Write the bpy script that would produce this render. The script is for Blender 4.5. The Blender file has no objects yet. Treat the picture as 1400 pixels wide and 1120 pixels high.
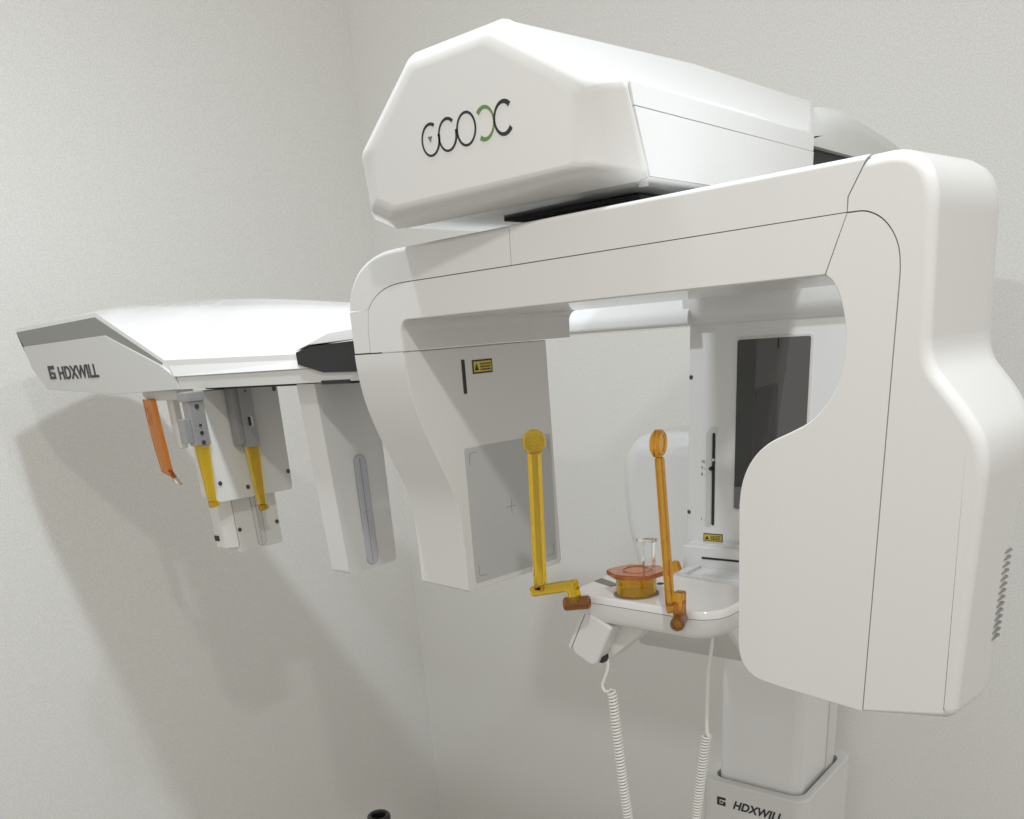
import bpy, bmesh, math, random
from mathutils import Vector, Matrix

# ------------------------------------------------------------------ camera
scene = bpy.context.scene
COL = scene.collection
R = math.radians
CAM_H = 1.75
cam_data = bpy.data.cameras.new('camera')
cam = bpy.data.objects.new('camera', cam_data)
COL.objects.link(cam)
scene.camera = cam
PITCH, YAW, ROLL = R(22.35), R(-40.02), R(4.434)
fw = Vector((math.sin(YAW)*math.cos(PITCH), math.cos(YAW)*math.cos(PITCH), -math.sin(PITCH)))
rt = Vector((math.cos(YAW), -math.sin(YAW), 0))
dn = fw.cross(rt)
r2 = rt*math.cos(ROLL) + dn*math.sin(ROLL)
d2 = dn*math.cos(ROLL) - rt*math.sin(ROLL)
m = Matrix((r2, -d2, -fw)).transposed().to_4x4()
m.translation = (0, 0, CAM_H)
cam.matrix_world = m
cam_data.sensor_fit = 'HORIZONTAL'
cam_data.sensor_width = 36
cam_data.lens = 1212/1400*36
cam_data.shift_y = (957-560)/1400
cam_data.clip_start = 0.02
cam_data.clip_end = 100

# ------------------------------------------------------------------ light
world = bpy.data.worlds.new('World')
scene.world = world
world.use_nodes = True
bg = world.node_tree.nodes['Background']
bg.inputs[0].default_value = (1.0, 0.97, 0.925, 1)
bg.inputs[1].default_value = 0.70

def lamp(name, loc, target, size, power, col, spread=180):
    d = bpy.data.lights.new(name, 'AREA')
    d.shape = 'DISK'; d.size = size; d.energy = power; d.color = col
    d.spread = R(spread)
    o = bpy.data.objects.new(name, d); COL.objects.link(o)
    o.location = loc
    o.rotation_euler = (Vector(target)-Vector(loc)).to_track_quat('-Z', 'Y').to_euler()
    return o
lamp('ceiling_downlight_key', (-0.22, 0.76, 2.70), (-0.22, 0.85, 0), 0.10, 8, (0.80, 0.90, 1.0))
lamp('ceiling_downlight_front', (0.05, 0.10, 2.68), (-0.6, 0.4, 0), 0.08, 9, (1.0, 0.98, 0.95))
lamp('ceiling_downlight_left', (-1.05, 0.74, 2.72), (-1.7, 0.85, 0), 0.08, 11, (0.86, 0.93, 1.0))

scene.view_settings.view_transform = 'Standard'
scene.view_settings.look = 'None'
scene.view_settings.exposure = 0
scene.view_settings.gamma = 1
scene.render.engine = 'CYCLES'
scene.cycles.max_bounces = 12
scene.cycles.transmission_bounces = 10
scene.cycles.glossy_bounces = 6

# ------------------------------------------------------------------ materials
def principled(name, col, rough=0.4, **kw):
    mt = bpy.data.materials.new(name); mt.use_nodes = True
    b = mt.node_tree.nodes['Principled BSDF']
    b.inputs['Base Color'].default_value = (*col, 1)
    b.inputs['Roughness'].default_value = rough
    for k, v in kw.items():
        b.inputs[k.replace('_', ' ')].default_value = v
    return mt

def add_noise(mt, scale, amount, bump=0.0, bscale=None, rough_var=0.0, dist=0.001):
    """slight colour mottling, roughness variation and fine relief"""
    nt = mt.node_tree; b = nt.nodes['Principled BSDF']
    tc = nt.nodes.new('ShaderNodeTexCoord')
    n = nt.nodes.new('ShaderNodeTexNoise'); n.inputs['Scale'].default_value = scale
    n.inputs['Detail'].default_value = 4
    nt.links.new(tc.outputs['Object'], n.inputs['Vector'])
    col = b.inputs['Base Color'].default_value[:]
    ramp = nt.nodes.new('ShaderNodeMapRange')
    ramp.inputs['From Min'].default_value = 0.3; ramp.inputs['From Max'].default_value = 0.7
    ramp.inputs['To Min'].default_value = 1-amount; ramp.inputs['To Max'].default_value = 1+amount
    nt.links.new(n.outputs['Fac'], ramp.inputs['Value'])
    mul = nt.nodes.new('ShaderNodeVectorMath'); mul.operation = 'SCALE'
    mul.inputs[0].default_value = col[:3]
    nt.links.new(ramp.outputs[0], mul.inputs['Scale'])
    nt.links.new(mul.outputs[0], b.inputs['Base Color'])
    if rough_var:
        n2 = nt.nodes.new('ShaderNodeTexNoise'); n2.inputs['Scale'].default_value = 5
        n2.inputs['Detail'].default_value = 5
        nt.links.new(tc.outputs['Object'], n2.inputs['Vector'])
        mr = nt.nodes.new('ShaderNodeMapRange')
        r0 = b.inputs['Roughness'].default_value
        mr.inputs['To Min'].default_value = max(0.02, r0-rough_var); mr.inputs['To Max'].default_value = r0+rough_var
        nt.links.new(n2.outputs['Fac'], mr.inputs['Value'])
        nt.links.new(mr.outputs[0], b.inputs['Roughness'])
    if bump:
        n3 = nt.nodes.new('ShaderNodeTexNoise'); n3.inputs['Scale'].default_value = bscale or scale
        n3.inputs['Detail'].default_value = 3
        nt.links.new(tc.outputs['Object'], n3.inputs['Vector'])
        bp = nt.nodes.new('ShaderNodeBump'); bp.inputs['Strength'].default_value = bump
        bp.inputs['Distance'].default_value = dist
        nt.links.new(n3.outputs['Fac'], bp.inputs['Height'])
        nt.links.new(bp.outputs[0], b.inputs['Normal'])
    return mt

M = {}
M['wall'] = add_noise(principled('wallpaper', (0.76, 0.755, 0.725), 0.85), 260, 0.085, 0.6, 420, dist=0.0012)
M['floor'] = add_noise(principled('vinyl_floor', (0.42, 0.40, 0.36), 0.4), 30, 0.08)
M['white'] = add_noise(principled('white_plastic', (0.675, 0.672, 0.652), 0.24, Coat_Weight=0.5, Coat_Roughness=0.04), 500, 0.012, 0, 700, 0.05)
M['gloss'] = add_noise(principled('glossy_white_plastic', (0.76, 0.76, 0.75), 0.13, Coat_Weight=0.4, Coat_Roughness=0.05), 400, 0.01, 0, 500, 0.015)
M['matte'] = add_noise(principled('satin_white_plastic', (0.68, 0.675, 0.64), 0.42), 500, 0.015, 0, 600, 0.02)
M['grey'] = add_noise(principled('grey_plastic', (0.25, 0.25, 0.235), 0.45), 300, 0.03)
M['lightgrey'] = add_noise(principled('light_grey_and_shade_plastic', (0.60, 0.60, 0.575), 0.4), 300, 0.02)  # grey plastic; also puts shade into some white casing faces
M['window'] = add_noise(principled('sensor_film', (0.47, 0.475, 0.465), 0.35), 300, 0.02)
M['collim_win'] = add_noise(principled('collimator_film', (0.50, 0.51, 0.55), 0.35), 300, 0.02)
M['line'] = principled('printed_grey_line', (0.22, 0.22, 0.23), 0.5)
M['black'] = principled('black_plastic', (0.012, 0.012, 0.014), 0.3)
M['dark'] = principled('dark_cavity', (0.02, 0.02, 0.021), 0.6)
M['ink'] = principled('black_ink', (0.018, 0.020, 0.024), 0.4)
M['green'] = principled('green_ink', (0.115, 0.235, 0.065), 0.4)
M['triangle'] = principled('grey_green_ink', (0.12, 0.17, 0.11), 0.4)
M['mirror'] = principled('smoked_mirror', (0.012, 0.012, 0.012), 0.02, IOR=2.1)
M['metal'] = add_noise(principled('grey_metal', (0.36, 0.36, 0.355), 0.42, Metallic=0.55), 200, 0.05)
M['screw'] = principled('dark_screw', (0.10, 0.10, 0.09), 0.4, Metallic=0.7)
M['yellow_amber'] = principled('yellow_amber_acrylic', (0.90, 0.62, 0.03), 0.06, IOR=1.47, Transmission_Weight=0.86)
M['amber'] = principled('orange_amber_acrylic', (0.84, 0.43, 0.03), 0.06, IOR=1.47, Transmission_Weight=0.86)
M['red_amber'] = principled('red_amber_acrylic', (0.78, 0.27, 0.06), 0.06, IOR=1.47, Transmission_Weight=0.82)
M['brown_amber'] = principled('brown_amber_acrylic', (0.42, 0.17, 0.02), 0.08, IOR=1.47, Transmission_Weight=0.7)
M['red_orange'] = principled('red_orange_acrylic', (0.80, 0.30, 0.04), 0.07, IOR=1.47, Transmission_Weight=0.75)
M['clear'] = principled('clear_acrylic', (0.97, 0.98, 0.98), 0.03, IOR=1.46, Transmission_Weight=1.0)
M['label'] = principled('yellow_sticker', (0.62, 0.47, 0.035), 0.45)
M['cord'] = principled('white_cable', (0.78, 0.775, 0.74), 0.4)
M['strip'] = principled('dark_grey_film', (0.085, 0.09, 0.08), 0.2)
M['rubber'] = principled('black_rubber', (0.015, 0.015, 0.016), 0.35)

# ------------------------------------------------------------------ mesh helpers
def finish(bm, name, mat, parent=None, loc=(0, 0, 0), rotz=0.0, smooth=40, wn=True):
    bmesh.ops.recalc_face_normals(bm, faces=bm.faces[:])
    me = bpy.data.meshes.new(name)
    bm.to_mesh(me); bm.free()
    me.materials.append(mat)
    for p in me.polygons: p.use_smooth = True
    me.set_sharp_from_angle(angle=R(smooth))
    o = bpy.data.objects.new(name, me)
    COL.objects.link(o)
    o.location = loc; o.rotation_euler = (0, 0, rotz)
    if parent: o.parent = parent
    if wn:
        w = o.modifiers.new('weighted_normal', 'WEIGHTED_NORMAL'); w.keep_sharp = True; w.weight = 80
    return o

def bm_faces(verts, faces):
    bm = bmesh.new()
    vs = [bm.verts.new(v) for v in verts]
    for f in faces: bm.faces.new([vs[i] for i in f])
    return bm

def bm_box(x0, x1, y0, y1, z0, z1, bev=0.0, seg=3, bm=None):
    own = bm is None
    b = bmesh.new()
    vs = [b.verts.new((x, y, z)) for x in (x0, x1) for y in (y0, y1) for z in (z0, z1)]
    for f in ((0, 1, 3, 2), (4, 6, 7, 5), (0, 4, 5, 1), (2, 3, 7, 6), (0, 2, 6, 4), (1, 5, 7, 3)):
        b.faces.new([vs[i] for i in f])
    bmesh.ops.recalc_face_normals(b, faces=b.faces[:])
    if bev:
        bmesh.ops.bevel(b, geom=b.edges[:], offset=bev, segments=seg, profile=0.5, affect='EDGES')
    if own: return b
    merge(bm, b); return bm

def merge(dst, src):
    me = bpy.data.meshes.new('tmp'); src.to_mesh(me); src.free()
    dst.from_mesh(me); bpy.data.meshes.remove(me)

def fillet(pts):
    """pts: (a, b[, r]); returns list of points with rounded corners"""
    out = []; n = len(pts)
    for i, p in enumerate(pts):
        r = p[2] if len(p) > 2 else 0
        P = Vector(p[:2])
        if r <= 0: out.append((P.x, P.y)); continue
        a = (Vector(pts[i-1][:2])-P); c = (Vector(pts[(i+1) % n][:2])-P)
        la, lc = a.length, c.length; a /= la; c /= lc
        ang = a.angle(c)
        t = min(r/math.tan(ang/2), la*0.49, lc*0.49); rr = t*math.tan(ang/2)
        cen = P + (a+c).normalized()*(rr/math.sin(ang/2))
        s = P+a*t-cen; e = P+c*t-cen
        a0 = math.atan2(s.y, s.x); a1 = math.atan2(e.y, e.x)
        d = (a1-a0+math.pi) % (2*math.pi)-math.pi
        for k in range(7):
            an = a0+d*k/6
            out.append((cen.x+rr*math.cos(an), cen.y+rr*math.sin(an)))
    return out

def bm_prism(poly, fn, d0, d1, bev=0.0, seg=3, bevel_front_only=False):
    """poly in (a,b), extruded from depth d0 to d1; fn(a,b,d)->xyz"""
    b = bmesh.new(); n = len(poly)
    A = [b.verts.new(fn(p[0], p[1], d0)) for p in poly]
    B = [b.verts.new(fn(p[0], p[1], d1)) for p in poly]
    b.faces.new(A); b.faces.new(B[::-1])
    for i in range(n): b.faces.new((A[i], B[i], B[(i+1) % n], A[(i+1) % n]))
    bmesh.ops.recalc_face_normals(b, faces=b.faces[:])
    if bev:
        S = set(A)
        ed = [e for e in b.edges if (e.verts[0] in S and e.verts[1] in S) or
              (not bevel_front_only and e.verts[0] not in S and e.verts[1] not in S)]
        bmesh.ops.bevel(b, geom=ed, offset=bev, segments=seg, profile=0.5, affect='EDGES', clamp_overlap=True)
    return b

def bm_tube(path, rad, seg=8, bm=None, caps=True):
    """round tube along a list of points; rad a number or a list"""
    b = bm or bmesh.new()
    P = [Vector(p) for p in path]; n = len(P); rings = []
    t0 = (P[1]-P[0]).normalized()
    up = Vector((0, 0, 1)) if abs(t0.z) < 0.9 else Vector((1, 0, 0))
    nrm = t0.cross(up).normalized()
    for i in range(n):
        t = (P[min(i+1, n-1)]-P[max(i-1, 0)]).normalized()
        nrm = (nrm - t*nrm.dot(t)).normalized(); bi = t.cross(nrm)
        r = rad[i] if isinstance(rad, (list, tuple)) else rad
        rings.append([b.verts.new(P[i]+(nrm*math.cos(2*math.pi*k/seg)+bi*math.sin(2*math.pi*k/seg))*r) for k in range(seg)])
    for i in range(n-1):
        for k in range(seg):
            b.faces.new((rings[i][k], rings[i][(k+1) % seg], rings[i+1][(k+1) % seg], rings[i+1][k]))
    if caps: b.faces.new(rings[0][::-1]); b.faces.new(rings[-1])
    return b

def bm_lathe(prof, cen, axis=(0, 0, 1), seg=32):
    """prof: (radius, height) list revolved about an axis through cen"""
    b = bmesh.new(); ax = Vector(axis).normalized()
    e1 = ax.orthogonal().normalized(); e2 = ax.cross(e1); C = Vector(cen); rings = []
    for r, h in prof:
        if r < 1e-6: rings.append([b.verts.new(C+ax*h)])
        else: rings.append([b.verts.new(C+ax*h+(e1*math.cos(2*math.pi*k/seg)+e2*math.sin(2*math.pi*k/seg))*r) for k in range(seg)])
    for a, c in zip(rings, rings[1:]):
        for k in range(seg):
            k2 = (k+1) % seg
            if len(a) == 1 and len(c) == 1: continue
            if len(a) == 1: b.faces.new((a[0], c[k2], c[k]))
            elif len(c) == 1: b.faces.new((a[k], a[k2], c[0]))
            else: b.faces.new((a[k], a[k2], c[k2], c[k]))
    return b

def catmull(pts, k=8):
    P = [Vector(p) for p in pts]; out = []
    for i in range(len(P)-1):
        p0 = P[max(i-1, 0)]; p1 = P[i]; p2 = P[i+1]; p3 = P[min(i+2, len(P)-1)]
        for j in range(k):
            t = j/k
            out.append(0.5*((2*p1)+(p2-p0)*t+(2*p0-5*p1+4*p2-p3)*t*t+(3*p1-p0-3*p2+p3)*t**3))
    out.append(P[-1]); return out

def text_mesh(name, body, size, mat, parent, matrix, shear=0.0, bold=0.0, depth=0.0004, sx=1.0, spacing=1.0):
    """flat lettering as a mesh; matrix places local x = reading direction, y = up, z = outward"""
    cu = bpy.data.curves.new(name, 'FONT'); cu.body = body; cu.size = size
    cu.shear = shear; cu.offset = bold; cu.extrude = depth; cu.space_character = spacing
    to = bpy.data.objects.new(name+'_tmp', cu); COL.objects.link(to)
    bpy.context.view_layer.update()
    me = bpy.data.meshes.new_from_object(to.evaluated_get(bpy.context.evaluated_depsgraph_get()))
    bpy.data.objects.remove(to); bpy.data.curves.remove(cu)
    me.name = name
    me.transform(Matrix.Diagonal((sx, 1, 1, 1)))
    me.transform(matrix)
    me.materials.clear(); me.materials.append(mat)
    o = bpy.data.objects.new(name, me); COL.objects.link(o); o.parent = parent
    return o

def frame(o, xdir, ydir):
    x = Vector(xdir).normalized(); y = Vector(ydir); y = (y-x*y.dot(x)).normalized(); z = x.cross(y)
    mm = Matrix((x, y, z)).transposed().to_4x4(); mm.translation = o
    return mm

def thing(name, label, cat, loc, group=None):
    o = bpy.data.objects.new(name, None); COL.objects.link(o)
    o.empty_display_size = 0.1; o.location = loc; o['label'] = label; o['category'] = cat
    if group: o['group'] = group
    return o

# ------------------------------------------------------------------ setting
FLOOR = -0.25
YB = 2.30           # wall behind the machine
XL = -2.37          # wall on the left
def wall(name, bm):
    o = finish(bm, name, M['wall'], wn=False); o['kind'] = 'structure'; return o
wall('back_wall', bm_box(XL-0.1, 2.6, YB, YB+0.1, FLOOR, 3.4))
wall('left_wall', bm_box(XL-0.1, XL, -1.8, YB, FLOOR, 3.4))
fl = finish(bm_box(XL, 2.6, -1.8, YB, FLOOR-0.1, FLOOR-0.004), 'floor', M['floor'], wn=False)
fl['kind'] = 'structure'

# ------------------------------------------------------------------ the X-ray machine
RX, RY = -0.645, 1.60
root = thing('dental_xray_machine', 'white panoramic dental x-ray machine with rotating arm, hood and side cephalometric arm',
             'x-ray machine', (RX, RY, FLOOR))
OFF = (-RX, -RY, -FLOOR)      # parts are modelled in room coordinates

def part(name, bm, mat, parent=None, **kw):
    """a part of the machine (room coordinates) or a sub-part of one"""
    if parent is None: return finish(bm, name, mat, root, loc=OFF, **kw)
    return finish(bm, name, mat, parent, **kw)

# ---- column and its sleeve
def rrect(x0, x1, y0, y1, r):
    return fillet([(x0, y0, r), (x1, y0, r), (x1, y1, r), (x0, y1, r)])
XYZ = lambda a, b, d: (a, b, d)
column = part('column', bm_prism(rrect(-0.726, -0.552, 1.50, 1.70, 0.022), XYZ, FLOOR+0.3, 1.345), M['gloss'])
part('column_rail', bm_box(-0.5535, -0.5495, 1.632, 1.668, 0.6, 1.34, 0.001, 2), M['white'], column)
def ring_prism(outer, inner, z0, z1, ztop_drop=0.0):
    b = bmesh.new(); n = len(outer)
    o0 = [b.verts.new((p[0], p[1], z0)) for p in outer]; o1 = [b.verts.new((p[0], p[1], z1)) for p in outer]
    i1 = [b.verts.new((p[0], p[1], z1)) for p in inner]; i0 = [b.verts.new((p[0], p[1], z1-0.12)) for p in inner]
    for k in range(n):
        j = (k+1) % n
        b.faces.new((o0[k], o0[j], o1[j], o1[k])); b.faces.new((o1[k], o1[j], i1[j], i1[k])); b.faces.new((i1[k], i1[j], i0[j], i0[k]))
    b.faces.new(o0[::-1])
    ed = [e for e in b.edges if e.verts[0] in o1 and e.verts[1] in o1]
    bmesh.ops.bevel(b, geom=ed, offset=0.004, segments=3, profile=0.5, affect='EDGES')
    return b
sleeve = part('column_sleeve', ring_prism(rrect(-0.752, -0.530, 1.476, 1.735, 0.028), rrect(-0.732, -0.546, 1.494, 1.708, 0.024), FLOOR, 0.884), M['white'])
part('base_plate', bm_box(-0.86, -0.43, 1.35, 1.85, FLOOR, FLOOR+0.03, 0.008), M['matte'], sleeve)
text_mesh('brand_lettering', 'HDXWILL', 0.0255, M['ink'], sleeve, frame((-0.679, 1.4755, 0.8315), (1, 0, -0.01), (0, 0, 1)), shear=0.28, bold=0.0007, sx=0.90, spacing=1.02)
def logo_mark(parent, mat_fn, s):
    b = bmesh.new()
    for (x0, x1, y0, y1) in ((0, 0.28, 0, 1), (0.28, 1, 0, 0.2), (0.28, 1, 0.72, 1), (0.72, 1, 0.2, 0.5), (0.40, 0.62, 0.34, 0.56)):
        bm_box(x0*s, x1*s, y0*s, y1*s, -0.0002, 0.0004, bm=b)
    b.transform(mat_fn)
    return finish(b, 'logo_mark', M['ink'], parent, wn=False)
logo_mark(sleeve, frame((-0.713, 1.4755, 0.8315), (1, 0, -0.01), (0, 0, 1)), 0.0185)

# ---- carriage hood
HO = [(-0.735, 0.800, 2.020), (-0.615, 0.800, 2.023), (-0.484, 0.795, 1.949), (-0.482, 0.828, 1.874),
      (-0.797, 0.815, 1.869), (-0.830, 0.812, 1.883), (-0.823, 0.797, 1.943)]
def hood_body():
    b = bmesh.new()
    front = [b.verts.new(v) for v in HO]
    mid = [b.verts.new(v) for v in [(-0.737, 1.15, 2.036), (-0.609, 1.15, 2.038), (-0.4825, 1.08, 1.9495), (-0.482, 1.08, 1.875),
           (-0.797, 1.08, 1.870), (-0.830, 1.08, 1.884), (-0.823, 1.08, 1.944)]]
    back = [b.verts.new(v) for v in [(-0.725, 1.53, 2.038), (-0.602, 1.53, 2.040), (-0.482, 1.226, 1.950), (-0.482, 1.229, 1.876),
            (-0.797, 1.229, 1.871), (-0.830, 1.229, 1.885), (-0.823, 1.226, 1.945)]]
    n = 7
    for a, c in ((front, mid), (mid, back)):
        for i in range(n):
            j = (i+1) % n
            b.faces.new((a[i], a[j], c[j], c[i]))
    # rounded arch of the rear edge between shoulder and ridge
    b.faces.new(back[::-1])
    ed = [e for e in b.edges if all(v in mid or v in front or v in back for v in e.verts)
          and abs(e.verts[0].co.y-e.verts[1].co.y) > 0.15]
    bmesh.ops.bevel(b, geom=ed, offset=0.010, segments=4, profile=0.5, affect='EDGES')
    return b
hood = part('carriage_hood', hood_body(), M['gloss'], smooth=40)
def cap_mesh():
    b = bmesh.new()
    cx = sum(v[0] for v in HO)/7; cz = 1.942
    out = []
    for i, v in enumerate(HO):
        A, B = Vector(v), Vector(HO[(i+1) % 7])
        for t in (0.03, 0.10, 0.2, 0.35, 0.5, 0.65, 0.8, 0.90, 0.97): out.append(A.lerp(B, t))
    rings = []
    for sc, dy in ((0.996, 0.006), (1.003, 0.0005), (1.002, -0.0015), (0.990, -0.0035), (0.965, -0.0075), (0.93, -0.0120), (0.885, -0.0155), (0.83, -0.0175), (0.74, -0.0180)):
        t = max(0, min(1, (1-sc)/0.24))
        rings.append([b.verts.new((cx+(q.x-cx)*sc, (q.y*(1-t)+0.800*t)+dy, cz+(q.z-cz)*sc)) for q in out])
    n = len(out)
    for a, c in zip(rings, rings[1:]):
        for i in range(n): b.faces.new((a[i], a[(i+1) % n], c[(i+1) % n], c[i]))
    b.faces.new(rings[-1])
    return b
cap = part('front_cap', cap_mesh(), M['white'], hood, smooth=60)
# flank panels with the parting line between them
YZ = lambda a, b, d: (d, a, b)
part('side_skirt', bm_prism([(0.8325, 1.877), (1.2275, 1.877), (1.2275, 1.9298), (0.8060, 1.9298)], YZ, -0.4812, -0.4835), M['gloss'], hood)
part('side_trim', bm_prism([(0.8055, 1.9306), (1.2265, 1.9306), (1.2265, 1.9478), (0.7985, 1.9478)], YZ, -0.4812, -0.4835), M['gloss'], hood)
part('underside_shade', bm_box(-0.70, -0.525, 0.885, 1.2, 1.868, 1.8712), M['dark'], hood)  # flat dark slab painting the shade under the hood
def tail():
    b = bmesh.new(); secs = []
    for y, zt in ((1.15, 1.955), (1.30, 1.972), (1.42, 1.996), (1.50, 2.010), (1.58, 2.014), (1.75, 2.001), (1.95, 1.974)):
        prof = [(-0.76, 1.955), (-0.752, zt-0.012), (-0.735, zt+0.012), (-0.70, zt+0.022), (-0.61, zt+0.022), (-0.575, zt+0.014), (-0.553, zt-0.002), (-0.545, zt-0.020), (-0.545, 1.961)]
        secs.append([b.verts.new((x, y, z)) for x, z in prof])
    for a, c in zip(secs, secs[1:]):
        for i in range(len(a)): b.faces.new((a[i], a[(i+1) % len(a)], c[(i+1) % len(a)], c[i]))
    b.faces.new(secs[0]); b.faces.new(secs[-1][::-1])
    return b
part('rear_cover', tail(), M['lightgrey'], hood, smooth=50)  # light grey colour stands in for the cover's shaded side
part('interior_shade', bm_box(-0.745, -0.552, 1.16, 1.90, 1.83, 1.958), M['dark'], hood)  # solid dark box standing in for the unlit interior
part('hood_hinge', bm_tube([(-0.497, 0.846, 1.8745), (-0.497, 0.846, 1.8715)], 0.005, 16), M['lightgrey'], hood)

# the word mark: five rings
def ring_letter(cx, cz, a0, a1, wmid, wend, y=0.7822, rx=0.0130, rz=0.0150, n=48):
    b = bmesh.new(); sec = []
    closed = abs(a1-a0) >= 360
    for k in range(n+1):
        f = k/n; a = R(a0+(a1-a0)*f)
        w = wmid+(wend-wmid)*abs(2*f-1)**1.5
        ox, oz = cx+rx*math.cos(a), cz+rz*math.sin(a)
        ix, iz = cx+(rx-w)*math.cos(a), cz+(rz-w)*math.sin(a)
        sec.append([b.verts.new((px, yy, pz)) for px, pz in ((ox, oz), (ix, iz)) for yy in (y, y-0.0005)])
    for p, q in zip(sec, sec[1:]):
        for i, j in ((0, 1), (1, 3), (3, 2), (2, 0)):
            b.faces.new((p[i], p[j], q[j], q[i]))
    return b
part('letter', ring_letter(-0.7065, 1.9385, 60, 375, 0.0019, 0.0030), M['ink'], hood, wn=False)
part('letter', ring_letter(-0.6832, 1.9392, 50, 372, 0.0019, 0.0030), M['ink'], hood, wn=False)
part('letter', ring_letter(-0.6585, 1.9400, 0, 360, 0.0022, 0.0022), M['ink'], hood, wn=False)
part('letter', ring_letter(-0.6350, 1.9405, -122, 135, 0.0021, 0.0042), M['green'], hood, wn=False)
part('letter', ring_letter(-0.6105, 1.9410, 48, 318, 0.0021, 0.0044), M['ink'], hood, wn=False)
part('letter_bar', bm_prism([(-0.7105, 1.9415), (-0.7045, 1.9415), (-0.7070, 1.9360)], lambda a, b, d: (a, d, b), 0.7822, 0.7817), M['triangle'], hood, wn=False)

# ---- rotating arm (its own turned frame: u along the beam, v away from the room, z up)
GA = R(-7.79); U0, V0 = -0.70, 0.85
gx = U0*math.cos(GA) - V0*math.sin(GA); gy = U0*math.sin(GA) + V0*math.cos(GA)
def garm(name, bm, mat, parent=None, **kw):
    if parent is None:
        return finish(bm, name, mat, root, loc=(gx-RX, gy-RY, -FLOOR), rotz=GA, **kw)
    return finish(bm, name, mat, parent, **kw)
def UV(u, v, z): return (u-U0, v-V0, z)
VF = 0.724

def inset_poly(pts, offs):
    n = len(pts); out = []
    for i in range(n):
        p0 = Vector(pts[i-1]); p1 = Vector(pts[i]); p2 = Vector(pts[(i+1) % n])
        e0 = (p1-p0).normalized(); e1 = (p2-p1).normalized()
        n0 = Vector((-e0.y, e0.x)); n1 = Vector((-e1.y, e1.x))     # inward for CCW
        o0, o1 = offs[i-1], offs[i]
        cr = e0.x*e1.y-e0.y*e1.x
        if abs(cr) < 0.02:
            out.append(p1+(n0*o0+n1*o1)/2)
        else:
            # intersection of the two shifted lines
            a = p1+n0*o0; c = p1+n1*o1
            t = ((c-a).x*e1.y-(c-a).y*e1.x)/cr
            q = a+e0*t
            if (q-p1).length > 1.6*max(abs(o0), abs(o1), 1e-6): q = p1+(n0*o0+n1*o1)/2
            out.append(q)
    return out

def shell(pts, flags, vf=VF, vr=0.985, rad=0.007, gap=0.0005, taper=None, deeper=0.0):
    """panel of the casing: front outline in (u,z); flag 0 = parting edge, 1 = rounded outer edge, 2 = slightly rounded"""
    ar = sum(pts[i-1][0]*pts[i][1]-pts[i][0]*pts[i-1][1] for i in range(len(pts)))
    if ar < 0:
        pts = pts[::-1]; flags = flags[::-1]; flags = flags[1:]+flags[:1]
    b = bmesh.new(); n = len(pts); rings = []
    prof = []
    for k in range(5):
        a = math.pi/2*k/4
        prof.append((rad*(1-math.cos(a)), rad*(1-math.sin(a))))      # depth, inset
    back = taper or [(vr-vf, 0.0)]
    for d, i in prof+back:
        offs = []
        for f in flags:
            if f == 0: offs.append(gap)
            elif f == 1: offs.append(i)
            else: offs.append(i*0.4 if d <= rad else 0.0)
        ring = inset_poly(pts, offs)
        def ex(z):
            t = max(0, min(1, (z-1.60)/0.09)); return deeper*t*t*(3-2*t) if d > rad*1.5 else 0.0
        rings.append([b.verts.new(UV(p.x, vf+d+ex(p.y), p.y)) for p in ring])
    for a, c in zip(rings, rings[1:]):
        for i in range(n): b.faces.new((a[i], a[(i+1) % n], c[(i+1) % n], c[i]))
    b.faces.new(rings[0]); b.faces.new(rings[-1][::-1])
    return b

ARC_L = [(-1.0125, 1.7920), (-1.004, 1.7995), (-0.990, 1.8075), (-0.970, 1.8137), (-0.950, 1.8163), (-0.930, 1.8170)]
ARC_R = [(-0.374, 1.8178), (-0.358, 1.8166), (-0.346, 1.8105), (-0.3375, 1.8015), (-0.3315, 1.790), (-0.3290, 1.777), (-0.3285, 1.760)]
def smooth2(pts, k=4):
    P = [Vector(q) for q in pts]; n = len(P); T = [0.0]
    for a, c in zip(P, P[1:]): T.append(T[-1]+(c-a).length)
    def tan(i):
        if i == 0: return (P[1]-P[0])/(T[1]-T[0])
        if i == n-1: return (P[-1]-P[-2])/(T[-1]-T[-2])
        d0, d1 = T[i]-T[i-1], T[i+1]-T[i]
        return ((P[i]-P[i-1])/d0*d1 + (P[i+1]-P[i])/d1*d0)/(d0+d1)
    out = []
    for i in range(n-1):
        h = T[i+1]-T[i]; m0, m1 = tan(i)*h, tan(i+1)*h
        kk = k if h < 0.05 else 1
        for j in range(kk):
            t = j/kk
            out.append(P[i]*(2*t**3-3*t*t+1)+m0*(t**3-2*t*t+t)+P[i+1]*(-2*t**3+3*t*t)+m1*(t**3-t*t))
    out.append(P[-1])
    return [(q.x, q.y) for q in out]
ARC_L = smooth2(ARC_L); ARC_R = smooth2(ARC_R)
# upper covers of the beam
OUT_L = smooth2([(-0.945, 1.8550), (-0.967, 1.8543), (-0.990, 1.8510), (-1.012, 1.8445), (-1.031, 1.8345), (-1.045, 1.8215), (-1.0540, 1.8070), (-1.058, 1.7920)])
p = ARC_L+[(-0.747, 1.8170), (-0.747, 1.8550)]+OUT_L
f = [0]*len(ARC_L)+[0, 1]+[1]*(len(OUT_L)-1)+[0]
upper_left = garm('upper_beam_cover', shell(p, f, rad=0.006), M['white'])
p = [(-0.747, 1.8170), (-0.374, 1.8178), (-0.374, 1.8285), (-0.3595, 1.8545), (-0.747, 1.8550)]
upper_mid = garm('upper_beam_cover', shell(p, [0, 0, 0, 1, 0], rad=0.004, vr=0.85), M['white'])
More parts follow.
